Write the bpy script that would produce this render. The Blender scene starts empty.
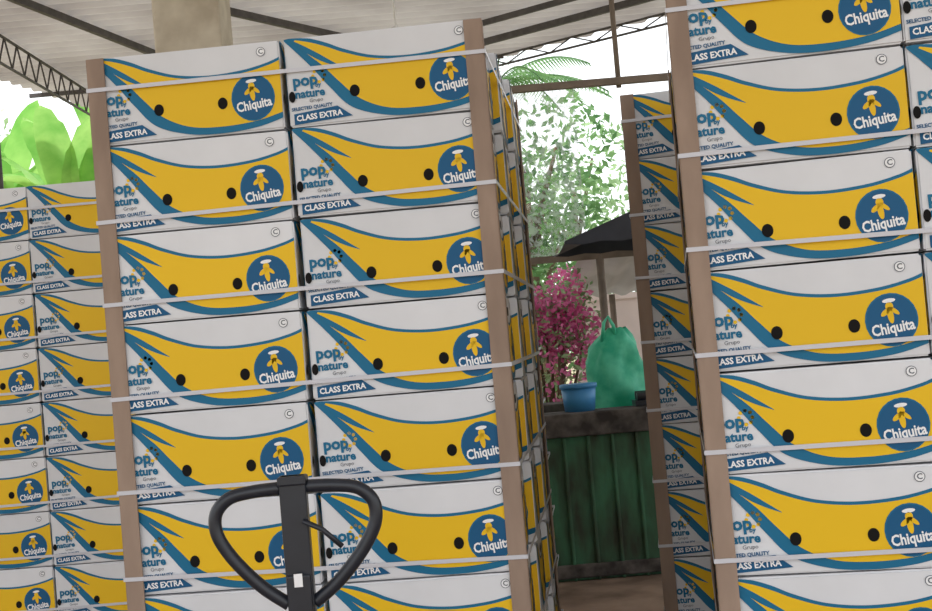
import bpy, bmesh, math, random
from mathutils import Vector, Matrix
random.seed(7)
S = bpy.context.scene
COL = S.collection
try:
    S.view_settings.view_transform = 'Standard'
except Exception: pass

def lin(c):
    c = c/255.0
    return c/12.92 if c <= .04045 else ((c+.055)/1.055)**2.4
def rgb(r, g, b): return (lin(r), lin(g), lin(b), 1)

def mat(name, col, rough=.6, var=.0, scale=8, metal=0, col2=None, bump=0, trans=0, spec=.3, objrand=0, stretch=None, emis=0):
    m = bpy.data.materials.new(name); m.use_nodes = True
    nt = m.node_tree; N = nt.nodes; L = nt.links
    b = N['Principled BSDF']
    b.inputs['Roughness'].default_value = rough
    b.inputs['Metallic'].default_value = metal
    b.inputs['Specular IOR Level'].default_value = spec
    b.inputs['Base Color'].default_value = col
    out = None
    if col2 is not None or var or bump:
        tc = N.new('ShaderNodeTexCoord'); mp = N.new('ShaderNodeMapping')
        L.new(tc.outputs['Object'], mp.inputs['Vector'])
        if stretch: mp.inputs['Scale'].default_value = stretch
        nz = N.new('ShaderNodeTexNoise'); nz.inputs['Scale'].default_value = scale
        nz.inputs['Detail'].default_value = 6
        L.new(mp.outputs[0], nz.inputs['Vector'])
        if col2 is None:
            col2 = tuple(list(c*(1-var) for c in col[:3])+[1])
        cr = N.new('ShaderNodeValToRGB')
        cr.color_ramp.elements[0].position = .35; cr.color_ramp.elements[1].position = .65
        cr.color_ramp.elements[0].color = col2; cr.color_ramp.elements[1].color = col
        L.new(nz.outputs['Fac'], cr.inputs[0]); out = cr.outputs[0]
        L.new(out, b.inputs['Base Color'])
        if bump:
            bp = N.new('ShaderNodeBump'); bp.inputs['Strength'].default_value = bump
            bp.inputs['Distance'].default_value = .02
            L.new(nz.outputs['Fac'], bp.inputs['Height']); L.new(bp.outputs[0], b.inputs['Normal'])
    if objrand:
        oi = N.new('ShaderNodeObjectInfo'); mr = N.new('ShaderNodeMapRange')
        mr.inputs['To Min'].default_value = 1-objrand; mr.inputs['To Max'].default_value = 1.0
        L.new(oi.outputs['Random'], mr.inputs['Value'])
        mx = N.new('ShaderNodeMix'); mx.data_type = 'RGBA'; mx.blend_type = 'MULTIPLY'
        mx.inputs[0].default_value = 1
        if out: L.new(out, mx.inputs[6])
        else: mx.inputs[6].default_value = col
        L.new(mr.outputs[0], mx.inputs[7]); L.new(mx.outputs[2], b.inputs['Base Color'])
    if trans:
        tr = N.new('ShaderNodeBsdfTranslucent'); ms = N.new('ShaderNodeMixShader')
        ms.inputs[0].default_value = trans
        if out: L.new(out, tr.inputs[0])
        else: tr.inputs[0].default_value = col
        L.new(b.outputs[0], ms.inputs[1]); L.new(tr.outputs[0], ms.inputs[2])
        L.new(ms.outputs[0], N['Material Output'].inputs['Surface'])
    return m

M_white = mat('box_white_card', rgb(228, 229, 233), .55, .07, 5, objrand=.10)
M_seam = mat('box_edge_grey', rgb(150, 148, 150), .8, .1)
M_yellow = mat('print_yellow', rgb(238, 192, 26), .5, objrand=.08)
M_blue = mat('print_blue', rgb(18, 106, 144), .5)
M_navy = mat('print_navy', rgb(14, 86, 130), .5)
M_dark = mat('vent_dark', rgb(18, 16, 16), .9)
M_pw = mat('print_white', rgb(240, 240, 242), .5)
M_grey = mat('print_grey', rgb(90, 95, 105), .5)
M_kraft = mat('kraft_board', rgb(166, 144, 128), .85, col2=rgb(142, 122, 108), scale=10, stretch=(1, 1, .3))
M_strap = mat('strap_plastic', rgb(205, 205, 212), .35)
M_wood = mat('pallet_wood', rgb(170, 135, 95), .8, col2=rgb(120, 90, 60), scale=12, stretch=(.3, 3, 3))
M_black = mat('black_paint', rgb(34, 38, 48), .35, .2, 20, spec=.5)
M_steel = mat('dark_steel', rgb(92, 88, 88), .6, .3, 14)
M_conc = mat('column_concrete', rgb(206, 196, 178), .85, col2=rgb(178, 166, 148), scale=5, bump=.2)
M_floor = mat('floor_concrete', rgb(160, 138, 122), .85, col2=rgb(112, 94, 82), scale=3, bump=.3)
M_dirt = mat('yard_dirt', rgb(190, 172, 150), .95, col2=rgb(120, 126, 86), scale=.6, bump=.3)
M_roof = mat('roof_fibre_cement_glow', rgb(200, 196, 194), .85, col2=rgb(172, 166, 164), scale=1.2, trans=.2)  # translucency added to opaque fibre cement so sun makes the underside glow
M_leaf = mat('leaf_green', rgb(128, 168, 108), .5, col2=rgb(78, 120, 74), scale=2, trans=.45)
M_leaf2 = mat('leaf_pale', rgb(178, 206, 158), .5, col2=rgb(120, 158, 108), scale=2, trans=.4)
M_ban = mat('banana_leaf', rgb(172, 215, 122), .45, col2=rgb(115, 178, 82), scale=2, trans=.45)
M_pink = mat('bract_pink', rgb(240, 150, 200), .6, col2=rgb(218, 96, 158), scale=6, trans=.4)
M_trunk = mat('bark', rgb(120, 104, 84), .9, .4, 10, bump=.5)
M_tank = mat('tank_green_paint', rgb(66, 112, 84), .8, col2=rgb(56, 62, 50), scale=3.2, bump=.4, stretch=(2.5, 1, .8))
M_tankrim = mat('tank_rim_cement', rgb(104, 98, 94), .9, col2=rgb(54, 50, 48), scale=9, bump=.4)
M_tarp = mat('black_tarp', rgb(60, 62, 70), .6, .3, 5)
M_bag = mat('green_bag_plastic', rgb(120, 232, 198), .35, col2=rgb(66, 195, 158), scale=7, trans=.3)
M_tub = mat('blue_tub_plastic', rgb(70, 140, 195), .4, .15)
M_wall = mat('pale_wall', rgb(232, 216, 212), .9, .1, 3)
M_lamp = mat('lamp_white', rgb(235, 235, 235), .3)
M_wheel = mat('wheel_rubber', rgb(50, 45, 42), .7)
M_beam = mat('weathered_beam', rgb(138, 124, 112), .85, .3, 8)

M_net = bpy.data.materials.new('shade_net'); M_net.use_nodes = True
nt = M_net.node_tree; N = nt.nodes; L = nt.links
tc = N.new('ShaderNodeTexCoord'); vo = N.new('ShaderNodeTexNoise'); vo.inputs['Scale'].default_value = 30
vo.inputs['Detail'].default_value = 5
L.new(tc.outputs['Object'], vo.inputs['Vector'])
mr = N.new('ShaderNodeMapRange'); mr.inputs['From Min'].default_value = .40; mr.inputs['From Max'].default_value = .60
mr.inputs['To Min'].default_value = .45; mr.inputs['To Max'].default_value = .95
L.new(vo.outputs['Fac'], mr.inputs['Value'])
tr = N.new('ShaderNodeBsdfTransparent'); ms = N.new('ShaderNodeMixShader')
N['Principled BSDF'].inputs['Base Color'].default_value = rgb(205, 215, 210)
tl = N.new('ShaderNodeBsdfTranslucent'); tl.inputs[0].default_value = rgb(205, 215, 210)
m0 = N.new('ShaderNodeMixShader'); m0.inputs[0].default_value = .5
L.new(N['Principled BSDF'].outputs[0], m0.inputs[1]); L.new(tl.outputs[0], m0.inputs[2])
L.new(mr.outputs[0], ms.inputs[0]); L.new(m0.outputs[0], ms.inputs[1]); L.new(tr.outputs[0], ms.inputs[2])
L.new(ms.outputs[0], N['Material Output'].inputs['Surface'])

# ---------------- mesh helpers
class MB:
    def __init__(s): s.v = []; s.f = []; s.m = []; s.sm = []
    def add(s, vs, fs, mi=0, sm=False):
        o = len(s.v); s.v += [tuple(v) for v in vs]
        for f in fs: s.f.append([i+o for i in f]); s.m.append(mi); s.sm.append(sm)
    def box(s, c, d, mi=0, R=None):
        x, y, z = d[0]/2, d[1]/2, d[2]/2
        vs = [Vector((a*x, b*y, e*z)) for a in (-1, 1) for b in (-1, 1) for e in (-1, 1)]
        if R is not None: vs = [R @ v for v in vs]
        vs = [v+Vector(c) for v in vs]
        s.add(vs, [(0, 1, 3, 2), (4, 6, 7, 5), (0, 4, 5, 1), (2, 3, 7, 6), (0, 2, 6, 4), (1, 5, 7, 3)], mi)
    def beam(s, a, b, w, h, mi=0):
        a = Vector(a); b = Vector(b); d = b-a
        q = d.to_track_quat('X', 'Z').to_matrix()
        s.box((a+b)/2, (d.length, w, h), mi, q)
    def tube(s, pts, r, mi=0, n=10, cap=True):
        pts = [Vector(p) for p in pts]; k = len(pts)
        rs = r if isinstance(r, (list, tuple)) else [r]*k
        up = None; vs = []
        for i, p in enumerate(pts):
            t = (pts[min(i+1, k-1)]-pts[max(i-1, 0)]).normalized()
            if up is None:
                up = Vector((0, 0, 1)) if abs(t.z) < .9 else Vector((0, 1, 0))
            a = (up - t*up.dot(t)).normalized(); up = a; b = t.cross(a)
            for j in range(n):
                g = 2*math.pi*j/n
                vs.append(p+a*math.cos(g)*rs[i]+b*math.sin(g)*rs[i])
        fs = [(i*n+j, i*n+(j+1) % n, (i+1)*n+(j+1) % n, (i+1)*n+j) for i in range(k-1) for j in range(n)]
        if cap: fs += [tuple(range(n))[::-1], tuple((k-1)*n+j for j in range(n))]
        s.add(vs, fs, mi, True)
    def mesh(s, name, mats):
        me = bpy.data.meshes.new(name); me.from_pydata(s.v, [], s.f)
        for m in mats: me.materials.append(m)
        me.polygons.foreach_set('material_index', s.m)
        me.polygons.foreach_set('use_smooth', s.sm)
        me.update(); return me
    def obj(s, name, mats, parent=None, bevel=0):
        o = bpy.data.objects.new(name, s.mesh(name, mats)); COL.objects.link(o)
        if parent: o.parent = parent
        if bevel:
            b = o.modifiers.new('b', 'BEVEL'); b.width = bevel; b.segments = 2; b.limit_method = 'ANGLE'
        return o
def empty(name, loc=(0, 0, 0), rz=0):
    o = bpy.data.objects.new(name, None); COL.objects.link(o)
    o.location = loc; o.rotation_euler = (0, 0, rz); o.empty_display_size = .1
    return o
def cat(pts, n=8):
    P = [Vector(p) for p in pts]; out = []
    for i in range(len(P)-1):
        p0 = P[max(i-1, 0)]; p1 = P[i]; p2 = P[i+1]; p3 = P[min(i+2, len(P)-1)]
        for k in range(n):
            t = k/n
            out.append(.5*((2*p1)+(p2-p0)*t+(2*p0-5*p1+4*p2-p3)*t*t+(3*p1-p0-3*p2+p3)*t**3))
    out.append(P[-1]); return out

# ---------------- box art
W, H, D = .53, .245, .40
BM = [M_white, M_seam, M_yellow, M_blue, M_navy, M_dark, M_pw, M_grey]
ART = []
def P2(s, t): return ((s-.5)*W, (.5-t)*H)
def strip(up, lo, mi, layer, n=8):
    a = cat([Vector((*P2(*p), 0)) for p in up], n); b = cat([Vector((*P2(*p), 0)) for p in lo], n)
    k = min(len(a), len(b)); v = [(p.x, p.y) for p in a[:k]]+[(p.x, p.y) for p in b[:k]]
    ART.append((v, [(i, i+1, k+i+1, k+i) for i in range(k-1)], mi, layer, False))
def oval(s, t, rx, rz, mi, layer, rot=0, n=24, txt=False):
    cx, cz = P2(s, t); v = []
    for i in range(n):
        g = 2*math.pi*i/n; x = rx*math.cos(g); z = rz*math.sin(g)
        v.append((cx+x*math.cos(rot)-z*math.sin(rot), cz+x*math.sin(rot)+z*math.cos(rot)))
    ART.append((v, [tuple(range(n))], mi, layer, txt))
def poly(pts, mi, layer, txt=False):
    ART.append(([P2(*p) for p in pts], [tuple(range(len(pts)))], mi, layer, txt))
def text(body, s, t, size, mi, layer, rot=0, off=0, sx=1):
    cu = bpy.data.curves.new('t', 'FONT'); cu.body = body; cu.size = size; cu.align_x = 'CENTER'; cu.align_y = 'CENTER'
    cu.offset = off; cu.resolution_u = 2
    o = bpy.data.objects.new('t', cu); COL.objects.link(o)
    dg = bpy.context.evaluated_depsgraph_get(); dg.update()
    me = bpy.data.meshes.new_from_object(o.evaluated_get(dg))
    cx, cz = P2(s, t); c, sn = math.cos(rot), math.sin(rot)
    v = [(cx+p.co.x*sx*c-p.co.y*sn, cz+p.co.x*sx*sn+p.co.y*c) for p in me.vertices]
    ART.append((v, [tuple(p.vertices) for p in me.polygons], mi, layer, True))
    bpy.data.objects.remove(o); bpy.data.meshes.remove(me)

strip([(.03, .01), (.13, .03), (.22, .095), (.31, .185), (.45, .285), (.62, .325), (.80, .302), (.93, .245), (1.0, .19)],
      [(.0, .02), (.07, .18), (.15, .38), (.225, .59), (.33, .83), (.50, .955), (.68, .98), (.86, .945), (1.0, .865)], 3, 1)
strip([(.065, .035), (.145, .08), (.225, .145), (.31, .225), (.45, .318), (.62, .357), (.80, .335), (.93, .278), (1.0, .225)],
      [(.055, .06), (.118, .19), (.198, .35), (.272, .53), (.37, .74), (.51, .875), (.68, .905), (.86, .875), (1.0, .80)], 2, 2)
strip([(.03, .015), (.10, .10), (.17, .195), (.23, .285), (.30, .39)], [(.02, .03), (.09, .145), (.16, .255), (.225, .33), (.30, .395)], 3, 3)
oval(.35, .655, .0135, .016, 5, 4); oval(.685, .65, .0135, .016, 5, 4); oval(.028, .66, .009, .015, 5, 4)
oval(.845, .62, .060, .063, 3, 4); oval(.845, .62, .0565, .0595, 4, 5)
oval(.84, .49, .009, .010, 2, 6); oval(.822, .545, .013, .006, 2, 6, .7); oval(.86, .535, .014, .005, 2, 6, -.7)
oval(.842, .575, .007, .020, 2, 6, .15); oval(.84, .435, .015, .005, 6, 6, .1)
text('Chiquita', .848, .70, .036, 6, 7, .12, .0010, .80)
text('C', .90, .12, .019, 7, 3, 0, .0004)
oval(.90, .12, .0125, .0125, 7, 1); oval(.90, .12, .0108, .0108, 6, 2)
for k in range(8):
    g = k*math.pi/4
    oval(.172+.030*math.cos(g), .45+.068*math.sin(g), .0045, .0045, 2, 1, g, txt=True)
text('pop', .10, .49, .044, 3, 3, .03, .0016)
text('nature', .12, .635, .031, 3, 3, .03, .0011)
text('by', .165, .55, .016, 3, 3, .03, .0005)
text('Grupo', .15, .715, .014, 7, 3, .05)
poly([(.03, .85), (.255, .80), (.33, .925), (.03, .97)], 4, 3, True)
text('CLASS EXTRA', .16, .892, .0215, 6, 5, .05, .0007, .95)
text('SELECTED QUALITY', .125, .79, .0125, 4, 3, .05, .0004)

def make_box():
    mb = MB()
    bm = bmesh.new(); bmesh.ops.create_cube(bm, size=1)
    for v in bm.verts: v.co = Vector((v.co.x*(W-.005), v.co.y*(D-.005), v.co.z*(H-.005)))
    bmesh.ops.bevel(bm, geom=bm.edges[:], offset=.0045, segments=2, affect='EDGES')
    mb.add([v.co.copy() for v in bm.verts], [[v.index for v in f.verts] for f in bm.faces], 0)
    bm.free()
    st = .0005
    def place(face, txt):
        for v, f, mi, ly, isT in ART:
            if isT and not txt: continue
            e = -.0011+st*ly
            out = []
            for x, z in v:
                x = max(-W/2+.004, min(W/2-.004, x)); z = max(-H/2+.003, min(H/2-.003, z))
                if face == 'F': out.append((x, -D/2-e, z))
                elif face == 'B': out.append((-x, D/2+e, z))
                elif face == 'R': out.append((W/2+e, x*D/W, z))
                else: out.append((-W/2-e, -x*D/W, z))
            mb.add(out, f, mi)
    place('F', True); place('B', True); place('R', False); place('L', False)
    for sx in (-1, 1):
        n = 16
        v = []
        for i in range(n):
            g = 2*math.pi*i/n
            v.append((sx*(W/2+.0012), .045*max(-.8, min(.8, math.cos(g)*1.2)), .075+.013*math.sin(g)))
        mb.add(v, [tuple(range(n))], 5)
    return mb.mesh('banana_box', BM)
BOX = make_box()

def stack(x, y, yaw, cols=2, deep=3, rows=9, straps=True, jit=.004, posts=True, gap=0, shear=0):
    e = empty('banana_box_pallet', (x, y, 0), -math.radians(yaw))
    SW = cols*W+(cols-1)*gap; SD = deep*D; z0 = .15
    p = MB()
    for i in range(3): p.box((.05+i*(SW-.1)/2, SD/2, .07), (.09, SD, .10))
    for i in range(8): p.box((SW/2, .05+i*(SD-.1)/7, .133), (SW, .10, .022))
    for i in range(3): p.box((SW/2, .05+i*(SD-.1)/2, .010), (SW, .10, .020))
    p.obj('pallet', [M_wood], e)
    k = 0
    for r in range(rows):
        for i in range(cols):
            for j in range(deep):
                k += 1
                o = bpy.data.objects.new('box_%d' % k, BOX); COL.objects.link(o); o.parent = e
                o.location = (W/2+i*(W+gap)+shear*j*D+random.uniform(-1, 1)*jit*.5, D/2+j*D+random.uniform(-1, 1)*jit, z0+H/2+r*H)
                o.rotation_euler = (random.uniform(-.002, .002), random.uniform(-.004, .004), random.uniform(-.009, .009))
    top = z0+rows*H
    C = lambda g: [(-g, -g), (SW+g, -g), (SW+g+shear*SD*.67, SD+g), (-g+shear*SD*.67, SD+g)]
    if posts:
        q = MB(); w = .047; t = .005
        for n_, (X, Y) in enumerate(C(.006)):
            dx = 1 if n_ in (0, 3) else -1; dy = 1 if n_ < 2 else -1
            q.box((X+dx*w/2, Y, (z0+top)/2-.003), (w, t, top-z0-.002))
            q.box((X, Y+dy*w/2, (z0+top)/2-.003), (t, w, top-z0-.002))
        q.obj('corner_posts', [M_kraft], e)
    if straps:
        s = MB(); h = .011; t = .0015; c = C(.011)
        for r in range(rows):
            tt = .40 if r == rows-1 else .80+random.uniform(-.03, .03)
            zz = z0+(r+1-tt)*H
            zs = [zz+random.uniform(-.008, .008) for _ in range(4)]
            for a in range(4):
                b = (a+1) % 4
                s.beam((*c[a], zs[a]), (*c[b], zs[b]), t, h)
        s.obj('straps', [M_strap], e)
    return e

stack(-.970, 3.262, 4.8, gap=.010, shear=.055)   # main left
stack(-.855, 4.59, 6.0, posts=False)             # behind main left
stack(.552, 2.89, 10)                            # near right
stack(.640, 4.42, 9.5)                           # behind right
stack(-1.94-W, 5.42, 2)
stack(-1.94-W-1.16, 5.5, 2)
stack(-2.3-W, 6.85, 2)

# ---------------- pallet jack
J = empty('pallet_jack', (-.405, 2.60, 0), 0)
lp = [(-.028, .125), (-.09, .122), (-.14, .112), (-.170, .082), (-.172, .04), (-.15, -.005), (-.115, -.05), (-.075, -.09), (-.028, -.125)]
j = MB()
for sg in (-1, 1):
    pts = cat([Vector((sg*a, 0, 1.095+b)) for a, b in lp], 6)
    j.tube(pts, .0145, 0, 14)
j.obj('handle_loop', [M_black], J)
j = MB(); j.box((0, 0, .785), (.058, .034, .92)); j.box((0, -.004, .975), (.052, .05, .12)); j.box((0, 0, 1.235), (.062, .045, .02))
j.obj('shaft', [M_black], J, .004)
j = MB(); j.tube([(.02, -.03, 1.15), (.06, -.035, 1.13), (.10, -.035, 1.09)], .006, 0, 8); j.obj('release_lever', [M_black], J)
j = MB(); j.box((0, -.0305, 1.025), (.018, .002, .028), 0); j.obj('label', [M_pw], J)
j = MB()
j.tube([(0, .03, .12), (0, .03, .42)], .055, 0, 20); j.box((0, .03, .34), (.14, .10, .06))
j.tube([(-.05, .03, .36), (.05, .03, .36)], .035, 0, 12)
j.box((0, .16, .20), (.46, .14, .16)); j.beam((0, .1, .38), (0, .22, .27), .12, .02)
for sx in (-.19, .19): j.box((sx, .80, .088), (.15, 1.2, .045))
j.obj('pump_and_forks', [M_black], J, .008)
j = MB()
for sx in (-.06, .06): j.tube([(sx-.024, .03, .09), (sx+.024, .03, .09)], .09, 0, 24)
for sx in (-.19, .19): j.tube([(sx-.04, 1.3, .045), (sx+.04, 1.3, .045)], .035, 0, 16)
j.obj('wheels', [M_wheel], J)

# ---------------- floor and ground
f = MB(); f.box((-1, 2.2, -.05), (16, 13.4, .1)); f.obj('floor', [M_floor])
f = MB(); f.box((0, 15, -.13), (120, 120, .1)); f.obj('yard_ground', [M_dirt])

# ---------------- ceiling (corrugated roof)
zc = 4.4
r = MB(); vs = []; fs = []; ys = []
y = -1.5
while y <= 13.3: ys.append(y); y += .03
xs_n = 8
for y in ys:
    xl = -4.33-(11.7-y)*.22
    xr = min(6.5, .43+(12.6-y)/.756) if y <= 12.6 else .43-(y-12.6)/.7*4.41
    for k in range(xs_n):
        x = xl+(xr-xl)*k/(xs_n-1)
        vs.append((x, y, zc+.036*math.sin(2*math.pi*y/.18)))
fs = [(a*xs_n+k, a*xs_n+k+1, (a+1)*xs_n+k+1, (a+1)*xs_n+k) for a in range(len(ys)-1) for k in range(xs_n-1)]
r.add(vs, fs, 0, True)
r.obj('ceiling', [M_roof])

def truss(a, b, h=.24, step=.28, rad=.014):
    m = MB(); a = Vector(a); b = Vector(b); d = (b-a); n = max(2, int(d.length/step)); dn = Vector((0, 0, -h))
    m.tube([a, b], rad, 0, 6); m.tube([a+dn, b+dn], rad, 0, 6)
    for i in range(n):
        p = a+d*(i/n); q = a+d*((i+1)/n); md = (p+q)/2+dn
        m.tube([p, md], rad*.6, 0, 5); m.tube([md, q], rad*.6, 0, 5)
    return m.obj('roof_truss', [M_steel])
truss((-3.72, 3, 4.35), (-3.70, 13.2, 4.35))
truss((.42, 12.4, 4.36), (4.6, 9.25, 4.36), .10, .5, .012)
m = MB(); m.beam((-4.3, 12.3, 4.35), (.6, 12.3, 4.35), .03, .04); m.obj('roof_purlin', [M_steel])
m = MB(); m.beam((-.2, 12.0, 4.33), (3.6, 9.1, 4.33), .04, .06); m.obj('roof_purlin', [M_steel])
m = MB(); m.beam((.15, 11.0, 4.33), (2.2, 9.45, 4.33), .03, .05); m.obj('roof_purlin', [M_steel])
m = MB(); m.beam((-2.6, 8.6, 4.33), (.3, 12.6, 4.33), .04, .06); m.obj('roof_purlin', [M_steel])
m = MB(); m.beam((-3.3, 8.6, 4.33), (-2.2, 12.6, 4.33), .04, .06); m.obj('roof_purlin', [M_steel])
# columns
m = MB(); m.box((-1.52, 7.3, 2.2), (.40, .40, 4.38)); m.box((-1.52, 7.3, 4.22), (.56, .5, .3)); m.obj('concrete_column', [M_conc], None, .015)
m = MB(); m.tube([(-4.35, 11.4, 0), (-4.35, 11.4, 4.36)], .05, 0, 12); m.obj('roof_post', [M_steel])
m = MB(); m.tube([(1.30, 9.1, 3.30), (1.30, 9.1, 4.36)], .02, 0, 12); m.obj('roof_post', [M_beam])
m = MB(); m.tube([(5.5, 7.6, 0), (5.5, 7.6, 4.36)], .05, 0, 12); m.obj('roof_post', [M_steel])
m = MB(); X, Y = -.37, 9.4
m.tube([(X, Y, 4.39), (X, Y, 3.96)], .008, 0, 8)
m.tube([(X, Y, 3.98), (X, Y, 3.94), (X, Y, 3.89), (X, Y, 3.86)], [.03, .05, .07, .09], 0, 20)
m.tube([(X, Y, 3.88), (X, Y, 3.83), (X, Y, 3.80)], [.045, .05, .02], 0, 16)
m.obj('pendant_lamp', [M_lamp])

# ---------------- net frame and screen
m = MB(); m.beam((-1.5, 9, 3.33), (4.2, 9, 3.33), .06, .05)
m.beam((-1.5, 9, 2.03), (1.3, 9, 2.03), .05, .05)
for xx in (-1.5, 1.03, 4.15): m.tube([(xx, 9, 0), (xx, 9, 2.06 if xx == 1.03 else 3.3)], .03, 0, 10)
m.obj('screen_frame', [M_beam])
m = MB(); vs = []; n = 20
for a in range(n+1):
    for b in range(9):
        vs.append((-1.5+2.45*a/n, 9.06+.02*math.sin(a*1.7+b), 2.05+1.26*b/8))
m.add(vs, [(a*9+b, (a+1)*9+b, (a+1)*9+b+1, a*9+b+1) for a in range(n) for b in range(8)], 0, True)
m.obj('shade_net', [M_net])

# ---------------- wash tank
m = MB()
X0, X1, Y0, Y1 = -.6, 2.3, 7.2, 8.4; t = .12
m.box(((X0+X1)/2, Y0+t/2, .43), (X1-X0, t, .86)); m.box(((X0+X1)/2, Y1-t/2, .43), (X1-X0, t, .86))
m.box((X0+t/2, (Y0+Y1)/2, .43), (t, Y1-Y0-2*t, .86)); m.box((X1-t/2, (Y0+Y1)/2, .43), (t, Y1-Y0-2*t, .86))
m.box(((X0+X1)/2, Y0+.09, .93), (X1-X0+.04, .26, .14), 1); m.box(((X0+X1)/2, Y1-.09, .93), (X1-X0+.04, .26, .14), 1)
m.box(((X0+X1)/2, (Y0+Y1)/2, .80), (X1-X0-.2, Y1-Y0-.2, .02), 1)
x = X0+.1
while x < X1: m.box((x, Y0-.008, .43), (.022, .02, .86), 0); x += .145
m.box(((X0+X1)/2, Y0-.012, .06), (X1-X0, .03, .08), 1)
m.obj('wash_tank', [M_tank, M_tankrim], None, .008)
m = MB(); m.box((1.08, 7.33, 1.02), (.22, .18, .03)); m.tube([(.99, 7.31, 1.055), (1.17, 7.31, 1.055)], .03, 0, 12)
m.tube([(.99, 7.39, 1.06), (1.17, 7.39, 1.06)], .028, 0, 12); m.obj('roller_fixture', [M_black])
m = MB(); c = (.64, 7.33)
m.tube([(c[0], c[1], 1.0), (c[0], c[1], 1.15)], [.092, .108], 0, 28)
m.tube([(c[0], c[1], 1.14), (c[0], c[1], 1.165)], .115, 0, 28)
m.obj('plastic_tub', [M_tub])
# bag
m = MB(); rows = 14; n = 36; vs = []
prof = [.12, .16, .18, .19, .195, .195, .195, .19, .18, .17, .16, .145, .11, .06]
for a in range(rows):
    z = .815+.66*a/(rows-1)
    for b in range(n):
        g = 2*math.pi*b/n
        rr = prof[a]*(1+.09*math.sin(5*g+a*.5)+.06*math.sin(9*g-a*1.1)+.04*math.sin(3*g+a))
        vs.append((.945+.02*math.sin(a*.5)+rr*math.cos(g), 7.75+rr*.7*math.sin(g), z+.015*math.sin(4*g)*(a/rows)))
fs = [(a*n+b, a*n+(b+1) % n, (a+1)*n+(b+1) % n, (a+1)*n+b) for a in range(rows-1) for b in range(n)]
fs += [tuple(range(n)), tuple((rows-1)*n+b for b in range(n))]
m.add(vs, fs, 0, True)
m.tube([(.85, 7.7, 1.40), (.87, 7.7, 1.52), (.90, 7.7, 1.56), (.93, 7.7, 1.50), (.94, 7.7, 1.42)], .012, 0, 8)
m.obj('green_plastic_bag', [M_bag])

# ---------------- tarp awning: sheet sloping down to the left with a hanging front flap
m = MB(); nx, ny = 16, 8; vs = []
def tz(x, y): return 2.06+(x-.66)*.36-(y-7.6)*.02-.03*math.sin(math.pi*(y-7.6)/1.2)
for a in range(nx+1):
    for b in range(ny+1):
        x = .66+1.9*a/nx; y = 7.6+1.2*b/ny
        vs.append((x, y, tz(x, y)))
m.add(vs, [(a*(ny+1)+b, (a+1)*(ny+1)+b, (a+1)*(ny+1)+b+1, a*(ny+1)+b+1) for a in range(nx) for b in range(ny)], 0, True)
for y in (7.6, 8.8):
    vs = []
    for a in range(nx+1):
        x = .66+1.9*a/nx
        vs += [(x, y, tz(x, y)), (x, y+.015*math.sin(a*1.9), 2.04-.012*(a % 2)+.02*a/nx)]
    m.add(vs, [(2*a, 2*a+2, 2*a+3, 2*a+1) for a in range(nx)], 0, True)
for x in (.70, 2.52):
    for y in (7.62, 8.78):
        if x > 2.4: m.tube([(x, y, 0), (x, y, tz(x, y))], .016, 0, 8)
m.tube([(1.6, 8.2, .82), (1.6, 8.2, tz(1.6, 8.2))], .02, 0, 8)
m.obj('tarp_awning', [M_tarp])
m = MB(); vs = []; k = 60
for a in range(k+1):
    x = .95+2.6*a/k
    for yy, zz in ((9.6, 2.1), (12, 1.8)): vs.append((x, yy, zz+.02*math.sin(a*1.2)))
m.add(vs, [(2*a, 2*a+2, 2*a+3, 2*a+1) for a in range(k)], 0, True)
for xx in (1.45, 3.4):
    m.tube([(xx, 9.7, -.08), (xx, 9.7, 2.08)], .03, 1, 8); m.tube([(xx, 11.9, -.08), (xx, 11.9, 1.8)], .03, 1, 8)
m.obj('lean_to_roof', [M_roof, M_beam])
m = MB(); m.box((3.4, 12.5, .84), (4.6, .15, 1.84)); m.box((3.4, 12.5, 1.79), (4.7, .22, .06)); m.obj('yard_wall', [M_wall])

# ---------------- foliage
def leaves(mb, c, rad, n, size, mi=0, asp=.45):
    for _ in range(n):
        while True:
            p = Vector((random.uniform(-1, 1), random.uniform(-1, 1), random.uniform(-1, 1)))
            if p.length < 1: break
        p = p.normalized()*(p.length**.5)
        p = Vector((p.x*rad[0], p.y*rad[1], p.z*rad[2]))+Vector(c)
        a = Vector((random.gauss(0, 1), random.gauss(0, 1), random.gauss(-.3, .8))).normalized()
        b = a.cross(Vector((random.gauss(0, 1), random.gauss(0, 1), random.gauss(0, 1)))).normalized()
        s = size*random.uniform(.6, 1.3)
        mb.add([p, p+a*s*.5+b*s*asp*.5, p+a*s, p+a*s*.5-b*s*asp*.5], [(0, 1, 2, 3)], mi)
def tree(x, y, h, r, mats, n=2600, size=.16):
    m = MB()
    m.tube([(x, y, -.1), (x+.1, y, h*.3), (x-.05, y, h*.6), (x, y, h*.85)], [.16, .12, .09, .04], 1, 10)
    for k in range(11):
        g = k*2.4; rr = r*random.uniform(.15, .75); zz = h*(.35+.6*k/10)
        c = (x+rr*math.cos(g), y+rr*math.sin(g), zz)
        m.tube([(x, y, zz*.7), c], [.05, .02], 1, 6)
        leaves(m, c, (r*.5, r*.5, h*.16), n//11, size, 0)
    return m.obj('tree', mats)
tree(.9, 15.3, 3.9, 1.6, [M_leaf, M_trunk], 3600, .14)
tree(4.2, 16.5, 4.0, 1.6, [M_leaf2, M_trunk])
tree(-2.0, 16.5, 4.2, 1.6, [M_leaf, M_trunk])
tree(2.0, 20.5, 4.5, 2.0, [M_leaf2, M_trunk], 3200)
tree(-8.6, 21, 5.6, 2.4, [M_leaf2, M_trunk])
tree(-11.5, 16, 4.5, 2.4, [M_leaf, M_trunk])
m = MB(); bx, by = .64, 10.2
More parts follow.
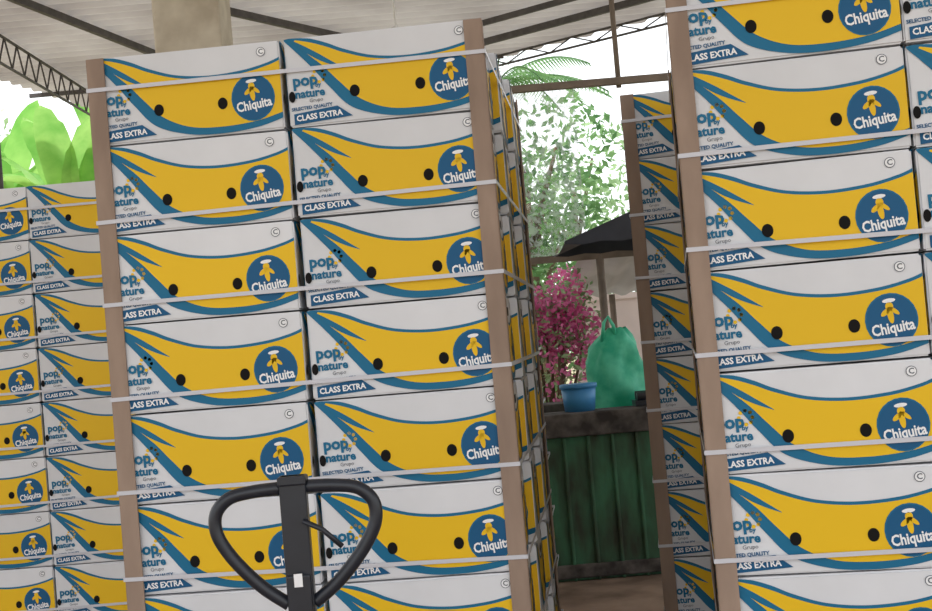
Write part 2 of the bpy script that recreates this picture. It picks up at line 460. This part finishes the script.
for k in range(12):
    g = k*2.4; q = random.uniform(.15, .45)
    tip = (bx+q*math.cos(g), by+q*math.sin(g)*.6, random.uniform(1.3, 1.85))
    m.tube([(bx, by, -.08), (bx+(tip[0]-bx)*.4, by, .7), tip], [.03, .02, .008], 2, 6)
    leaves(m, tip, (.19, .2, .24), 220, .055, 1, .8); leaves(m, tip, (.22, .2, .28), 110, .065, 0)
leaves(m, (bx, by, 1.2), (.5, .35, .55), 900, .055, 1, .8); leaves(m, (bx, by, 1.0), (.52, .35, .75), 900, .075, 0)
m.obj('bougainvillea_bush', [M_leaf2, M_pink, M_trunk])
m = MB()
for k in range(6): leaves(m, (-2.4+k*.6, 13.2+random.uniform(-.3, .3), .6), (.5, .5, .8), 200, .13)
m.obj('hedge', [M_leaf])
def frond_leaf(mb, base, az, L, wd, rise, droop, mi):
    n = 12; vs = []
    for i in range(n+1):
        t = i/n; out = L*t*.75
        p = Vector(base)+Vector((math.cos(az)*out, math.sin(az)*out, rise*t-droop*t*t))
        sd = Vector((-math.sin(az), math.cos(az), 0)); w = wd*math.sin(math.pi*min(1, .06+t*.94))**.6*.5
        vs += [p-sd*w+Vector((0, 0, -w*.35+random.uniform(-.03, .03))), p, p+sd*w+Vector((0, 0, -w*.35+random.uniform(-.03, .03)))]
    fs = []
    for i in range(n): fs += [(3*i, 3*i+1, 3*i+4, 3*i+3), (3*i+1, 3*i+2, 3*i+5, 3*i+4)]
    mb.add(vs, fs, mi, True)
def banana(x, y, h):
    m = MB(); m.tube([(x, y, -.1), (x, y, h*.5), (x+.05, y, h*.74)], [.14, .11, .07], 1, 12)
    for k in range(14):
        frond_leaf(m, (x+.05, y, h*.7), k*2.4+random.uniform(-.3, .3), random.uniform(1.2, 2.0), .42, random.uniform(1.3, 2.6), random.uniform(.4, 1.9), 0)
    return m.obj('banana_plant', [M_ban, M_trunk])
banana(-4.75, 14.6, 4.7); banana(-5.9, 15.4, 4.9); banana(-7.2, 18.0, 5.4); banana(-5.0, 18.6, 5.4)
def palm(x, y, h):
    m = MB(); m.tube([(x, y, -.1), (x+.1, y, h*.5), (x, y, h)], [.13, .10, .08], 1, 10)
    for k in range(14):
        az = k*2.4; L = random.uniform(1.4, 1.9); rise = random.uniform(.2, 1.0); dr = random.uniform(.7, 1.3); pts = []
        for i in range(15):
            t = i/14
            pts.append(Vector((x+math.cos(az)*L*t, y+math.sin(az)*L*t, h+rise*t*1.4-dr*t*t)))
        m.tube(pts, .012, 0, 5)
        sd = Vector((-math.sin(az), math.cos(az), 0)); fw = Vector((math.cos(az), math.sin(az), 0))
        for i in range(2, 15):
            for ss in (-1, 1):
                for q in (0, .5):
                    p = pts[i]-(pts[i]-pts[i-1])*q; l = .42*math.sin(math.pi*(.15+.8*i/15))
                    e = p+sd*ss*l+fw*l*.6+Vector((0, 0, -l*.5))
                    m.add([p-fw*.02, p+fw*.02, e], [(0, 1, 2)], 0)
    return m.obj('palm_tree', [M_leaf, M_trunk])
palm(.75, 18.3, 5.3)

# ---------------- light
w = bpy.data.worlds.new('World'); S.world = w; w.use_nodes = True
bg = w.node_tree.nodes['Background']; bg.inputs[0].default_value = (.94, .97, 1.0, 1); bg.inputs[1].default_value = 1.72
sl = bpy.data.lights.new('sun', 'SUN'); sl.energy = 3.7; sl.angle = .15; sl.color = (1, .96, .9)
so = bpy.data.objects.new('sun', sl); COL.objects.link(so)
so.rotation_euler = Vector((-.35, -.25, .9)).to_track_quat('Z', 'Y').to_euler()

# ---------------- camera
cd = bpy.data.cameras.new('camera'); cam = bpy.data.objects.new('camera', cd); COL.objects.link(cam)
cd.sensor_width = 36; cd.lens = 1200/932*36; cd.clip_end = 300
cam.matrix_world = Matrix.Translation((0, 0, 1.515)) @ Matrix.Rotation(math.radians(90+1.43), 4, 'X') @ Matrix.Rotation(math.radians(-4.8), 4, 'Z')
S.camera = cam
